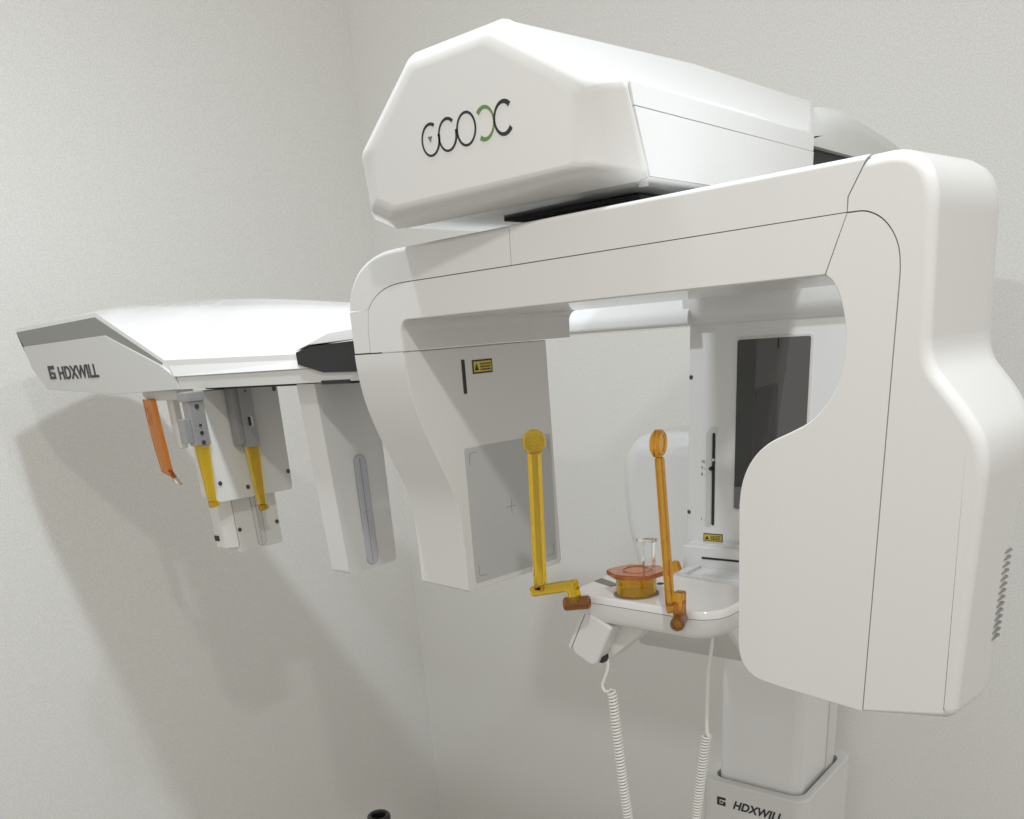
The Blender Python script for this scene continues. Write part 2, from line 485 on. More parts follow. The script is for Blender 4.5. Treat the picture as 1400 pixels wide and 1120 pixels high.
# lower cover of the beam with the soffit
soff = fillet([(-0.950, 1.7402), (-0.950, 1.7752, 0.014), (-0.392, 1.7752)])
p = [(-1.0195, 1.7402)]+soff[:1]+soff[1:-1]+[(-0.3895, 1.7752), (-0.374, 1.8178), (-0.747, 1.8170)]+ARC_L[::-1]+[(-1.0185, 1.7700)]
f = [0]+[2]*(len(soff)-1)+[0]*(len(p)-len(soff))
beam = garm('beam_front_cover', shell(p, f[:len(p)], rad=0.004, vr=0.95), M['white'])
rear = fillet([(-1.0190, 1.7402), (-0.950, 1.7402), (-0.950, 1.7752, 0.014), (-0.450, 1.7752), (-0.450, 1.8150), (-1.0190, 1.8150)])
garm('beam_rear_cover', bm_prism(rear, lambda a, b_, d: UV(a, d, b_), 0.9502, 1.03, 0.0), M['white'], beam)
part_screws = []
# right limb: the tube housing
inner = smooth2([(-0.3855, 1.4140), (-0.425, 1.4168), (-0.440, 1.4195), (-0.450, 1.4260), (-0.4570, 1.4360), (-0.4605, 1.4510), (-0.4636, 1.5880), (-0.4615, 1.6060),
         (-0.456, 1.6215), (-0.4470, 1.6345), (-0.435, 1.6445), (-0.415, 1.6540), (-0.3965, 1.6635), (-0.383, 1.6765), (-0.3745, 1.6900), (-0.3700, 1.7050),
         (-0.3690, 1.7190), (-0.3697, 1.7340), (-0.3730, 1.7490), (-0.3775, 1.7615), (-0.3835, 1.7705)], 3)
p = [(-0.3895, 1.7752)]+ARC_R+[(-0.3285, 1.4110)]+inner
p_f = [0]*(1+len(ARC_R))+[2]+[2]*len(inner)
housing = garm('tube_housing', shell(p, p_f[:len(p)], rad=0.0045, vr=0.805), M['white'])
right = smooth2([(-0.3595, 1.8545), (-0.337, 1.8540), (-0.326, 1.8505), (-0.3165, 1.8430), (-0.3105, 1.8325), (-0.3075, 1.8200), (-0.3065, 1.8050), (-0.3025, 1.7260), (-0.3005, 1.7140),
         (-0.2960, 1.7040), (-0.2870, 1.6935), (-0.2655, 1.6690), (-0.2560, 1.6550), (-0.2510, 1.6400), (-0.2490, 1.6220), (-0.2496, 1.4330), (-0.2520, 1.4265), (-0.2575, 1.4230)], 3) + [(-0.3285, 1.4110)]
p = right + ARC_R[::-1] + [(-0.374, 1.8285)]
f = [1]*(len(right)-2) + [2] + [0]*(len(p)-len(right)+1)
outer = garm('housing_side_cover', shell(p, f[:len(p)], rad=0.009, taper=[(0.060, 0.0), (0.080, 0.002), (0.093, 0.006), (0.100, 0.011)], deeper=0.045), M['white'])
# grey backing added behind the parting lines so the gaps look less black
def strip_behind(path, w=0.004):
    b = bmesh.new(); P = [Vector(q) for q in path]; L = []
    for i, q in enumerate(P):
        t = (P[min(i+1, len(P)-1)]-P[max(i-1, 0)]).normalized(); n_ = Vector((-t.y, t.x))*w
        L.append([b.verts.new(UV(c.x, v_, c.y)) for c, v_ in ((q+n_, VF+0.0022), (q-n_, VF+0.0022), (q-n_, VF+0.004), (q+n_, VF+0.004))])
    for a_, c_ in zip(L, L[1:]):
        for i in range(4): b.faces.new((a_[i], a_[(i+1) % 4], c_[(i+1) % 4], c_[i]))
    return b
garm('seam_backing', strip_behind(ARC_L+[(-0.747, 1.8170), (-0.374, 1.8178)]), M['grey'], beam, wn=False)
garm('seam_backing', strip_behind(ARC_R+[(-0.3285, 1.4150)]), M['grey'], housing, wn=False)
garm('seam_backing', strip_behind([(-0.3600, 1.8520), (-0.374, 1.8285), (-0.374, 1.8178), (-0.3885, 1.7780)]), M['grey'], beam, wn=False)
garm('seam_backing', strip_behind([(-0.747, 1.8530), (-0.747, 1.8190)]), M['grey'], beam, wn=False)
# ventilation slots of the tube housing
for k in range(14):
    z = 1.552-k*0.0058
    b = bmesh.new()
    bm_box(-0.262, -0.2493, 0.7880, 0.8060, z, z+0.0020, bm=b)
    b.transform(Matrix.Translation((-U0, -V0, 0)))
    garm('vent_slot', b, M['grey'], outer, wn=False)
# left limb: the detector arm
prof = catmull([(0.724, 1.7392, 0), (0.7255, 1.715, 0), (0.7315, 1.679, 0), (0.744, 1.642, 0), (0.764, 1.597, 0), (0.786, 1.545, 0), (0.7925, 1.490, 0), (0.793, 1.416, 0)], 6)
p = [(q.x, q.y) for q in prof] + [(0.796, 1.4130), (0.984, 1.4130), (0.989, 1.4180), (0.980, 1.7392)]
detector = garm('detector_arm', bm_prism(p, lambda a, b_, d: UV(d, a, b_), -0.950, -1.058, 0.0028, 2), M['white'], smooth=35)
strip = shell([(-1.058, 1.7405), (-1.0197, 1.7405), (-1.0187, 1.7700), (-1.0127, 1.7917), (-1.058, 1.7917)], [0, 0, 0, 0, 1], rad=0.004)
garm('arm_edge_cover', strip, M['white'], detector)
IN = -0.950
def on_inner(b): return b
win = garm('sensor_window', bm_prism(fillet([(0.809, 1.4225, 0.004), (0.978, 1.4225, 0.004), (0.978, 1.6110, 0.004), (0.809, 1.6110, 0.004)]),
           lambda a, b_, d: UV(d, a, b_), IN-0.002, IN+0.0006), M['window'], detector)
def inner_bar(v0, v1, z0, z1, name='printed_line', mat='line', h=0.0009, par=None):
    b = bmesh.new(); bm_box(IN, IN+h, v0, v1, z0, z1, bm=b); b.transform(Matrix.Translation((-U0, -V0, 0)))
    return garm(name, b, M[mat], par or detector, wn=False)
inner_bar(0.880, 0.899, 1.5192, 1.5199); inner_bar(0.8890, 0.8896, 1.510, 1.530)
for (va, vb, za, zb, sv, sz) in ((0.8165, 0.972, 1.4315, 1.6040, 1, 1),):
    for cv, cz, dv, dz in ((va, za, 1, 1), (va, zb, 1, -1), (vb, za, -1, 1), (vb, zb, -1, -1)):
        path = [(cv+dv*0.014, cz), (cv+dv*0.004, cz), (cv+dv*0.0012, cz+dz*0.0012), (cv, cz+dz*0.004), (cv, cz+dz*0.016)]
        garm('corner_mark', bm_tube([UV(IN+0.0007, a, c) for a, c in path], 0.00035, 5), M['line'], detector, wn=False)
inner_bar(0.8175, 0.8225, 1.681, 1.7235, 'laser_slot', 'black', 0.0011)

def sticker(parent, mtx, w, h):
    """yellow laser warning sticker: plate, black border, triangle and three lines of tiny print"""
    def put(name, boxes, mat):
        b = bmesh.new()
        for x0, x1, y0, y1, z0, z1 in boxes: bm_box(x0, x1, y0, y1, z0, z1, bm=b)
        b.transform(mtx); return finish(b, name, M[mat], parent, wn=False)
    put('warning_sticker', [(0, w, 0, h, 0, 0.0004)], 'ink')
    e = h*0.12
    put('sticker_face', [(e, w-e, e, h-e, 0.0004, 0.0007)], 'label')
    tb = bm_prism([(w*0.09, h*0.24), (w*0.30, h*0.24), (w*0.195, h*0.74)], lambda a, b_, d: (a, b_, d), 0.0007, 0.00095)
    tb.transform(mtx); finish(tb, 'warning_triangle', M['ink'], parent, wn=False)
    lines = []
    random.seed(4)
    for r_, (ya, yb_) in enumerate(((0.62, 0.74), (0.42, 0.54), (0.22, 0.34))):
        x = 0.38
        while x < 0.86:
            l = random.uniform(0.03, 0.10); lines.append((w*x, w*min(0.9, x+l), h*ya, h*yb_, 0.0007, 0.00095)); x += l+0.025
    put('small_print', lines, 'ink')
sticker(detector, frame(UV(IN+0.0003, 0.836, 1.7045), (0, 1, 0), (0, 0, 1)), 0.036, 0.0175)

# ---- patient positioning panel with mirror, behind the table
PY = 1.46
FYZ = lambda a, b, d: (a, d, b)
panel = part('positioning_panel', bm_prism(fillet([(-0.777, 1.310, 0.01), (-0.46, 1.310, 0.01), (-0.46, 1.80), (-0.770, 1.80), (-0.7725, 1.745)]), FYZ, PY, PY+0.09, 0.004), M['gloss'])
b = bm_prism([(PY+0.03, 1.735), (PY-0.004, 1.7415), (PY-0.016, 1.751), (PY-0.024, 1.765), (PY-0.026, 1.79), (PY-0.026, 1.86), (PY+0.12, 1.86), (PY+0.12, 1.735)],
             lambda a, b_, d: (d, a, b_), -0.774, -0.45, 0.004)
part('panel_neck', b, M['gloss'], panel, smooth=50)
part('mirror_frame', bm_prism(fillet([(-0.6860, 1.4365, 0.005), (-0.5570, 1.4365, 0.005), (-0.5570, 1.7185, 0.005), (-0.6860, 1.7185, 0.005)]), FYZ, PY-0.0025, PY+0.002, 0.001, 2), M['matte'], panel)
part('mirror', bm_prism(fillet([(-0.6828, 1.4400, 0.004), (-0.5605, 1.4400, 0.004), (-0.5605, 1.7150, 0.004), (-0.6828, 1.7150, 0.004)]), FYZ, PY-0.0035, PY), M['mirror'], panel)
part('slot_recess', bm_prism(fillet([(-0.7385, 1.4045, 0.001), (-0.7285, 1.4045, 0.001), (-0.7285, 1.5640, 0.001), (-0.7185, 1.5640, 0.001), (-0.7150, 1.5770, 0.006), (-0.7285, 1.5795, 0.009), (-0.7385, 1.5660, 0.008)]),
     FYZ, PY-0.0007, PY+0.002), M['lightgrey'], panel)
part('slider_slot', bm_prism(fillet([(-0.7265, 1.4075, 0.0025), (-0.7214, 1.4075, 0.0025), (-0.7214, 1.5680, 0.0025), (-0.7265, 1.5680, 0.0025)]), FYZ, PY-0.0014, PY+0.002), M['black'], panel)
part('slider_knob', bm_lathe([(0, -0.008), (0.0025, -0.0075), (0.0036, -0.005), (0.0036, 0.002)], (-0.7272, PY, 1.5075), (0, 1, 0), 16), M['black'], panel)
part('slider_pin', bm_lathe([(0, -0.004), (0.0023, -0.0035), (0.0023, 0.002)], (-0.7236, PY-0.001, 1.5225), (0, 1, 0), 12), M['lightgrey'], panel)
for tx, tz in (('10', 1.5190), ('9', 1.5080), ('8', 1.4970), ('1', 1.4180)):
    text_mesh('scale_numeral', tx, 0.0070, M['line'], panel, frame((-0.7480, PY-0.0002, tz-0.0022), (1, 0, 0), (0, 0, 1)))
    part('scale_tick', bm_box(-0.7420, -0.7392, PY-0.0005, PY, tz-0.0023, tz-0.0018), M['line'], panel, wn=False)
for hx, hz in ((-0.7715, 1.4286), (-0.7685, 1.6597)):
    part('screw_hole', bm_lathe([(0, -0.0008), (0.0033, -0.0008), (0.0036, 0.0), (0.0036, 0.002)], (hx, PY, hz), (0, 1, 0), 16), M['screw'], panel)
sticker(panel, frame((-0.7418, PY-0.0002, 1.3780), (1, 0, 0), (0, 0, 1)), 0.0375, 0.0142)
# stepped foot in front of the panel
holder = part('panel_foot', bm_box(-0.766, -0.49, 1.425, PY+0.02, 1.318, 1.3755, 0.003), M['gloss'])
part('foot_ledge', bm_box(-0.760, -0.495, 1.438, PY+0.01, 1.373, 1.3785, 0.0015), M['gloss'], holder)
part('drawer_slit', bm_box(-0.727, -0.52, 1.4240, 1.43, 1.3540, 1.3575), M['dark'], holder, wn=False)
part('slide_plate', bm_box(-0.757, -0.50, 1.372, 1.432, 1.322, 1.3370, 0.003), M['gloss'], holder)
part('plate_rib', bm_box(-0.737, -0.729, 1.374, 1.426, 1.336, 1.3425, 0.0015), M['gloss'], holder)
part('plate_stop', bm_box(-0.702, -0.60, 1.381, 1.388, 1.336, 1.3395, 0.001), M['gloss'], holder)
part('amber_latch', bm_prism([(-0.790, 1.322), (-0.756, 1.322), (-0.768, 1.3490), (-0.777, 1.3490)], FYZ, 1.405, 1.416, 0.001), M['amber'], holder)
# motor cover on the left of the lift carriage
def pill():
    prof = [(-0.7, 1.22), (-0.7, 1.5595)] + [(-0.898, 1.5565), (-0.914, 1.552), (-0.927, 1.543), (-0.937, 1.528), (-0.945, 1.51), (-0.949, 1.49), (-0.949, 1.45), (-0.947, 1.42), (-0.941, 1.38), (-0.932, 1.34), (-0.919, 1.303), (-0.90, 1.265), (-0.875, 1.238), (-0.84, 1.222)]
    return bm_prism(prof, FYZ, 1.50, 1.70, 0.040, 6)
part('lift_motor_cover', pill(), M['gloss'], smooth=50)
# carriage that joins column, panel and hood
part('lift_carriage', bm_box(-0.745, -0.54, 1.545, 1.72, 1.30, 1.88, 0.01), M['white'])
# cross arm from the carriage to the cephalometric unit
bm = bm_prism(fillet([(1.43, 1.762, 0.02), (1.43, 1.742, 0.008), (1.58, 1.738, 0.01), (1.58, 1.815, 0.02), (1.48, 1.815, 0.03)]), lambda a, b, d: (d, a, b), -1.40, -0.76)
part('cross_arm', bm, M['gloss'], smooth=50)

# ---- patient table with temple supports
TZ = 1.438
def table_body():
    out = fillet([(-0.652, 0.905, 0.030), (-0.438, 0.893, 0.034), (-0.430, 1.005, 0.006), (-0.652, 1.046, 0.006)])
    b = bmesh.new(); rings = []
    cx, cy = -0.543, 0.975
    for z, s in ((1.4015, 0.80), (1.4015, 0.90), (1.404, 0.945), (1.410, 0.972), (1.419, 0.992), (1.4275, 1.0)):
        rings.append([b.verts.new((cx+(x-cx)*s, cy+(y-cy)*s, z)) for x, y in out])
    n = len(out)
    for a, c in zip(rings, rings[1:]):
        for i in range(n): b.faces.new((a[i], a[(i+1) % n], c[(i+1) % n], c[i]))
    b.faces.new(rings[0]); b.faces.new(rings[-1][::-1])
    return b
table = part('patient_table', table_body(), M['white'], smooth=50)
def table_top():
    out = fillet([(-0.652, 0.905, 0.030), (-0.438, 0.893, 0.034), (-0.430, 1.005, 0.006), (-0.652, 1.046, 0.006)])
    b = bmesh.new(); rings = []
    cx, cy = -0.543, 0.975
    for z, s in ((1.4283, 0.999), (1.433, 0.994), (1.4365, 0.982), (1.438, 0.962)):
        rings.append([b.verts.new((cx+(x-cx)*s, cy+(y-cy)*s, z)) for x, y in out])
    n = len(out)
    for a, c in zip(rings, rings[1:]):
        for i in range(n): b.faces.new((a[i], a[(i+1) % n], c[(i+1) % n], c[i]))
    b.faces.new(rings[0]); b.faces.new(rings[-1][::-1])
    return b
part('table_top', table_top(), M['gloss'], table, smooth=50)
part('control_strip', bm_prism([(-0.6475, 0.960), (-0.613, 0.947), (-0.607, 0.958), (-0.6465, 0.978)], XYZ, TZ-0.001, TZ+0.0005), M['strip'], table, wn=False)
part('socket_ring', bm_lathe([(0.0255, 0.0), (0.0285, 0.0), (0.0285, 0.0008), (0.0255, 0.0008)], (-0.5655, 0.9320, TZ), seg=40), M['line'], table)
part('table_hole', bm_lathe([(0, 0.0005), (0.0045, 0.0005), (0.0045, -0.001)], (-0.561, 0.985, TZ), seg=20), M['dark'], table)
part('table_hole', bm_lathe([(0, 0.0005), (0.003, 0.0005), (0.003, -0.001)], (-0.532, 0.962, TZ), seg=20), M['dark'], table)
part('table_neck', bm_prism([(0.98, 1.4035), (1.02, 1.4035), (1.10, 1.335), (1.30, 1.300), (1.52, 1.295), (1.52, 1.22), (1.42, 1.235), (1.20, 1.275), (1.06, 1.320)], lambda a, b, d: (d, a, b), -0.64, -0.47, 0.006), M['white'], table)

def bar(path, w, name, mat, parent, bev=0.0025):
    """square bar along straight legs: one mitred mesh"""
    P = [Vector(p) for p in path]; b = bmesh.new(); rings = []
    side = Vector((0, 1, 0))
    for i, q in enumerate(P):
        if i == 0: t = (P[1]-P[0]).normalized(); k = 1
        elif i == len(P)-1: t = (P[-1]-P[-2]).normalized(); k = 1
        else:
            t0 = (P[i]-P[i-1]).normalized(); t1 = (P[i+1]-P[i]).normalized(); t = (t0+t1).normalized(); k = 1/max(0.5, t.dot(t0))
        s = (side-t*side.dot(t)).normalized(); o = t.cross(s).normalized()
        h = w/2
        rings.append([b.verts.new(q+s*h*a+o*h*k*c) for a, c in ((1, 1), (1, -1), (-1, -1), (-1, 1))])
    for a, c in zip(rings, rings[1:]):
        for i in range(4): b.faces.new((a[i], a[(i+1) % 4], c[(i+1) % 4], c[i]))
    b.faces.new(rings[0][::-1]); b.faces.new(rings[-1])
    bmesh.ops.recalc_face_normals(b, faces=b.faces[:])
    bmesh.ops.bevel(b, geom=b.edges[:], offset=bev, segments=2, profile=0.5, affect='EDGES')
    return finish(b, name, M[mat], parent, loc=(OFF if parent is root else (0, 0, 0)))
# left temple support
tl = bar([(-0.6735, 0.880, 1.618), (-0.6765, 0.880, 1.443)], 0.0135, 'temple_support', 'yellow_amber', root)
pad_n = Vector((0.55, -0.80, 0.10)).normalized()
part('pad', bm_lathe([(0, -0.0055), (0.0125, -0.0055), (0.0145, -0.003), (0.0145, 0.003), (0.0125, 0.0055), (0.0095, 0.0055), (0.0090, 0.0040), (0.0060, 0.0040), (0.0055, 0.0052), (0, 0.0052)], (-0.6730, 0.880, 1.6285), pad_n, 36), M['yellow_amber'], tl)
bar([(-0.6895, 0.880, 1.4405), (-0.6265, 0.880, 1.4555), (-0.6225, 0.880, 1.432)], 0.0135, 'crank', 'yellow_amber', tl)
part('pivot', bm_lathe([(0.0052, -0.018), (0.0074, -0.018), (0.0088, -0.016), (0.0088, 0.013), (0.0074, 0.015), (0.0052, 0.015), (0.0052, -0.018)], (-0.6215, 0.884, 1.4320), (0.92, 0.36, 0.1), 24), M['brown_amber'], tl)
part('pivot_pin', bm_tube([(-0.6215-0.92*0.0155, 0.884-0.36*0.0155, 1.4320-0.00155), (-0.6215+0.92*0.013, 0.884+0.36*0.013, 1.4320+0.0013)], 0.0048, 16), M['amber'], tl)
# right temple support
tr = bar([(-0.5015, 0.880, 1.614), (-0.4885, 0.880, 1.446)], 0.0095, 'temple_support', 'amber', root)
part('pad', bm_lathe([(0, -0.0055), (0.0125, -0.0055), (0.0150, -0.003), (0.0150, 0.003), (0.0125, 0.0055), (0.0095, 0.0055), (0.0090, 0.0040), (0, 0.0040)], (-0.5025, 0.880, 1.6285), (0.985, 0.14, 0.0), 36), M['amber'], tr)
bar([(-0.4935, 0.878, 1.4435), (-0.4805, 0.888, 1.4445)], 0.012, 'crank', 'amber', tr)
bar([(-0.4785, 0.884, 1.4640), (-0.4785, 0.884, 1.4340)], 0.0125, 'upright', 'amber', tr)
part('pivot', bm_lathe([(0.0050, -0.014), (0.0070, -0.014), (0.0086, -0.0125), (0.0086, 0.012), (0.0070, 0.014), (0.0050, 0.014), (0.0050, -0.014)], (-0.4775, 0.880, 1.4290), (0.35, -0.93, 0.0), 24), M['brown_amber'], tr)
part('pivot_pin', bm_tube([(-0.4775-0.35*0.012, 0.880+0.93*0.012, 1.4290), (-0.4775+0.35*0.012, 0.880-0.93*0.012, 1.4290)], 0.0046, 16), M['amber'], tr)

# ---- chin rest standing in the table socket
chin = thing('chin_rest', 'amber chin rest cup with red-brown lid and clear bite block on the table', 'chin rest', (-0.5655, 0.932, TZ))
CO = (0.5655, -0.932, -TZ)
def cpart(name, bm, mat, parent=None, **kw):
    return finish(bm, name, mat, parent or chin, loc=CO if parent is None else (0, 0, 0), **kw)
cpart('cup', bm_lathe([(0, -0.002), (0.0250, -0.002), (0.0250, 0.024), (0.0225, 0.024), (0.0225, 0.002), (0, 0.002)], (-0.5655, 0.932, TZ), seg=40), M['yellow_amber'])
lidp = fillet([(-0.6040, 0.920, 0.010), (-0.575, 0.899, 0.018), (-0.5365, 0.908, 0.014), (-0.5280, 0.945, 0.012), (-0.550, 0.966, 0.014), (-0.590, 0.956, 0.012)])
lb = bm_prism(lidp, lambda a, b_, d: (a, b_, d), TZ+0.0245, TZ+0.0305, 0.002)
lid = cpart('lid', lb, M['red_amber'])
cpart('lid_rim', bm_lathe([(0.0165, 0.0), (0.0180, 0.0), (0.0180, 0.0016), (0.0165, 0.0016)], (-0.565, 0.934, TZ+0.0300), seg=36), M['red_amber'], lid)
post = cpart('bite_post', bm_prism(fillet([(-0.5640, 0.944, 0.002), (-0.5490, 0.944, 0.002), (-0.5490, 0.953, 0.002), (-0.5640, 0.953, 0.002)]), XYZ, TZ+0.029, TZ+0.064, 0.001), M['clear'])
cpart('bite_groove', bm_prism(fillet([(-0.5740, 0.941, 0.003), (-0.5470, 0.941, 0.003), (-0.5470, 0.956, 0.003), (-0.5740, 0.953, 0.003)]), XYZ, TZ+0.0635, TZ+0.0675, 0.001), M['clear'], post)

# ---- exposure switch in its holder under the table, with the coiled cord
hold = part('switch_bracket', bm_prism([(-0.5980, 1.402), (-0.5480, 1.402), (-0.5560, 1.388), (-0.6050, 1.345)], lambda a, b, d: (a, d, b), 0.928, 0.968, 0.002), M['matte'])
sw = thing('exposure_switch', 'white handheld exposure switch under the table with long coiled white cord', 'switch', (-0.62, 0.93, 1.37))
SO = (0.62, -0.93, -1.37)
hb = bm_prism(fillet([(-0.023, -0.026, 0.012), (0.020, -0.026, 0.010), (0.020, 0.040, 0.004), (-0.023, 0.040, 0.004)]), lambda a, b_, d: (a, d, b_), -0.014, 0.014, 0.005)
hb.transform(Matrix.Translation((-0.621, 0.918, 1.370)) @ Matrix.Rotation(R(26), 4, 'Y'))
handset = finish(hb, 'handset', M['white'], sw, loc=SO)
hb2 = bm_prism(fillet([(-0.028, -0.022, 0.006), (-0.0236, -0.024, 0.002), (-0.0236, 0.040, 0.002), (-0.028, 0.040, 0.004)]), lambda a, b_, d: (a, d, b_), -0.012, 0.012, 0.002)
hb2.transform(Matrix.Translation((-0.621, 0.918, 1.370)) @ Matrix.Rotation(R(26), 4, 'Y'))
finish(hb2, 'handset_button', M['white'], handset)
finish(bm_box(-0.620, -0.606, 0.912, 0.926, 1.3445, 1.353), 'cord_grip', M['dark'], handset, wn=False)
def coil(path, rc, rw, pitch):
    pts = catmull(path, 10); out = []; ph = 0.0
    t = (pts[1]-pts[0]).normalized(); nrm = t.orthogonal().normalized()
    # resample evenly
    L = [0]
    for a, c in zip(pts, pts[1:]): L.append(L[-1]+(c-a).length)
    tot = L[-1]; N = int(tot/pitch*9); k = 0
    for i in range(N+1):
        s = tot*i/N
        while k < len(L)-2 and L[k+1] < s: k += 1
        f_ = (s-L[k])/max(1e-9, L[k+1]-L[k]); q = pts[k].lerp(pts[k+1], f_)
        t = (pts[k+1]-pts[k]).normalized(); nrm = (nrm-t*nrm.dot(t)).normalized(); bi = t.cross(nrm)
        a = 2*math.pi*s/pitch
        out.append(q+(nrm*math.cos(a)+bi*math.sin(a))*rc)
    return bm_tube(out, rw, 6)
lead1 = catmull([(-0.6075, 0.925, 1.346), (-0.607, 0.925, 1.333), (-0.6125, 0.925, 1.318), (-0.6165, 0.925, 1.307), (-0.613, 0.925, 1.2995), (-0.6065, 0.925, 1.2995), (-0.6030, 0.925, 1.3035)], 8)
lead2 = catmull([(-0.4975, 1.015, 1.405), (-0.5025, 1.017, 1.355), (-0.5080, 1.018, 1.318), (-0.5100, 1.02, 1.285), (-0.5105, 1.02, 1.252), (-0.5100, 1.02, 1.226), (-0.5075, 1.02, 1.217)], 8)
finish(bm_tube(lead1, 0.0021, 8), 'cord_lead', M['cord'], sw, loc=SO, wn=False)
finish(bm_tube(lead2, 0.0024, 8), 'cord_lead', M['cord'], sw, loc=SO, wn=False)
finish(coil([(-0.603, 0.925, 1.302), (-0.600, 0.925, 1.285), (-0.594, 0.925, 1.22), (-0.585, 0.925, 1.14), (-0.572, 0.930, 1.02), (-0.562, 0.94, 0.90), (-0.553, 0.955, 0.84), (-0.543, 0.975, 0.825), (-0.535, 0.995, 0.85), (-0.531, 1.01, 0.93), (-0.5265, 1.018, 1.06), (-0.5205, 1.02, 1.13), (-0.5130, 1.02, 1.20), (-0.5095, 1.02, 1.219)], 0.0054, 0.00175, 0.0047), 'coiled_cord', M['cord'], sw, loc=SO, wn=False)

# ---- cephalometric arm
CY = 0.95
def ceph_body():
    b = bmesh.new()
    def poly(P, k):
        P = [Vector(p) for p in P]; out = []
        for (p, q), n in zip(zip(P, P[1:]), k):
            for j in range(n): out.append(p.lerp(q, j/n))
        return out+[P[-1]]
    K = (6, 6, 14)
    front = poly([(-2.096, CY, 1.836), (-1.752, CY, 1.844), (-1.549, CY, 1.7515), (-1.015, CY, 1.743)], K)
    n = len(front)
    rp = catmull([(-2.16, 1.16, 1.850), (-1.98, 1.15, 1.8600), (-1.80, 1.15, 1.8625), (-1.56, 1.15, 1.8500), (-1.41, 1.15, 1.8370), (-1.27, 1.15, 1.8220), (-1.015, 1.15, 1.7950)], 12)
    ridge = [rp[round(i*(len(rp)-1)/(n-1))] for i in range(n)]
    back = [Vector((r.x-0.01, 1.30, 1.79)) for r in ridge]
    rows = [front]
    for t in (0.35, 0.7):
        rows.append([f_.lerp(r, t)+Vector((0, 0, 0.006*math.sin(math.pi*t))) for f_, r in zip(front, ridge)])
    rows += [ridge, [r.lerp(k, 0.5)+Vector((0, 0, 0.012)) for r, k in zip(ridge, back)], back]
    V = [[b.verts.new(p) for p in row] for row in rows]
    for a_, c_ in zip(V, V[1:]):
        for i in range(n-1): b.faces.new((a_[i], a_[i+1], c_[i+1], c_[i]))
    lowf = [b.verts.new(v) for v in [(-1.015, CY, 1.704), (-1.516, CY, 1.7030), (-1.739, CY, 1.6990), (-2.016, CY, 1.7150), (-2.071, CY, 1.776)]]
    lowb = [b.verts.new(v) for v in [(-1.015, 1.30, 1.704), (-1.516, 1.30, 1.7030), (-1.739, 1.30, 1.6990), (-2.10, 1.29, 1.7150), (-2.17, 1.295, 1.760)]]
    b.faces.new(V[0]+lowf)
    for i in range(4): b.faces.new((lowf[i], lowf[i+1], lowb[i+1], lowb[i]))
    b.faces.new([lowf[4]]+[row[0] for row in V]+[lowb[4]])
    b.faces.new([row[-1] for row in V][::-1]+[lowf[0], lowb[0]])
    b.faces.new(V[-1]+lowb)
    return b
ceph = part('cephalometric_arm', ceph_body(), M['gloss'], smooth=38)
FY = lambda a, b, d: (a, d, b)
part('grey_band', bm_prism([(-2.092, 1.829), (-1.756, 1.8365), (-1.556, 1.7475), (-1.563, 1.7445), (-1.730, 1.8035), (-2.071, 1.8000), (-2.058, 1.755), (-2.012, 1.7135), (-2.018, 1.7145), (-2.068, 1.775)], FY, CY-0.001, CY+0.003), M['grey'], ceph, wn=False)
textp = part('name_panel', bm_prism([(-2.071, 1.7995), (-1.730, 1.8030), (-1.562, 1.7445), (-1.521, 1.7225), (-1.516, 1.7015), (-1.739, 1.6975), (-2.010, 1.7125), (-2.056, 1.755)], FY, CY-0.004, CY+0.003, 0.001, 2), M['lightgrey'], ceph)  # grey colour paints in the shade of this front face
part('lower_band', bm_prism([(-1.515, 1.7215), (-1.015, 1.7235), (-1.015, 1.7035), (-1.5145, 1.7015)], FY, CY-0.003, CY+0.003), M['lightgrey'], ceph)  # same painted shade continued along the lower front
part('front_trim', bm_faces([(-1.522, CY-0.005, 1.7235), (-1.015, CY-0.005, 1.7250), (-1.015, CY+0.002, 1.7425), (-1.546, CY+0.002, 1.7495), (-1.522, CY+0.01, 1.7235), (-1.015, CY+0.01, 1.7250)],
     [(0, 1, 2, 3), (0, 4, 5, 1), (1, 5, 2), (0, 3, 4), (4, 3, 2, 5)]), M['gloss'], ceph, wn=False)
text_mesh('brand_lettering', 'HDXWILL', 0.0345, M['ink'], ceph, frame((-1.945, CY-0.0045, 1.7310), (1, 0, 0), (0, 0, 1)), shear=0.0, bold=0.0008, sx=1.05)
lm = logo_mark(ceph, frame((-1.984, CY-0.0045, 1.7320), (1, 0, 0), (0, 0, 1)), 0.026)
part('screw_cap', bm_lathe([(0, 0.0010), (0.0125, 0.0008), (0.0135, 0.0)], (-1.5252, 1.0177, 1.7846), Vector((0.0143, -0.443, 0.896)), 24), M['lightgrey'], ceph)
# dark joint window at the inner end
part('joint_window', bm_prism([(-1.172, 1.7480), (-1.135, 1.7555), (-1.00, 1.7590), (-1.00, 1.7150), (-1.115, 1.7170), (-1.171, 1.7300)], FY, CY-0.008, CY+0.012, 0.002, 2), M['black'], ceph)
part('joint_lip', bm_prism([(-1.174, 1.7492), (-1.135, 1.7570), (-1.00, 1.7607), (-1.00, 1.7760), (-1.09, 1.7710)], FY, CY-0.010, CY+0.03, 0.002, 2), M['gloss'], ceph)
part('joint_gap', bm_box(-1.125, -1.06, CY-0.0045, CY+0.02, 1.7000, 1.7055), M['dark'], ceph, wn=False)
# underside rail with dark gaps
part('under_rail', bm_box(-1.50, -1.10, 0.990, 1.28, 1.6975, 1.7040), M['dark'], ceph, wn=False)

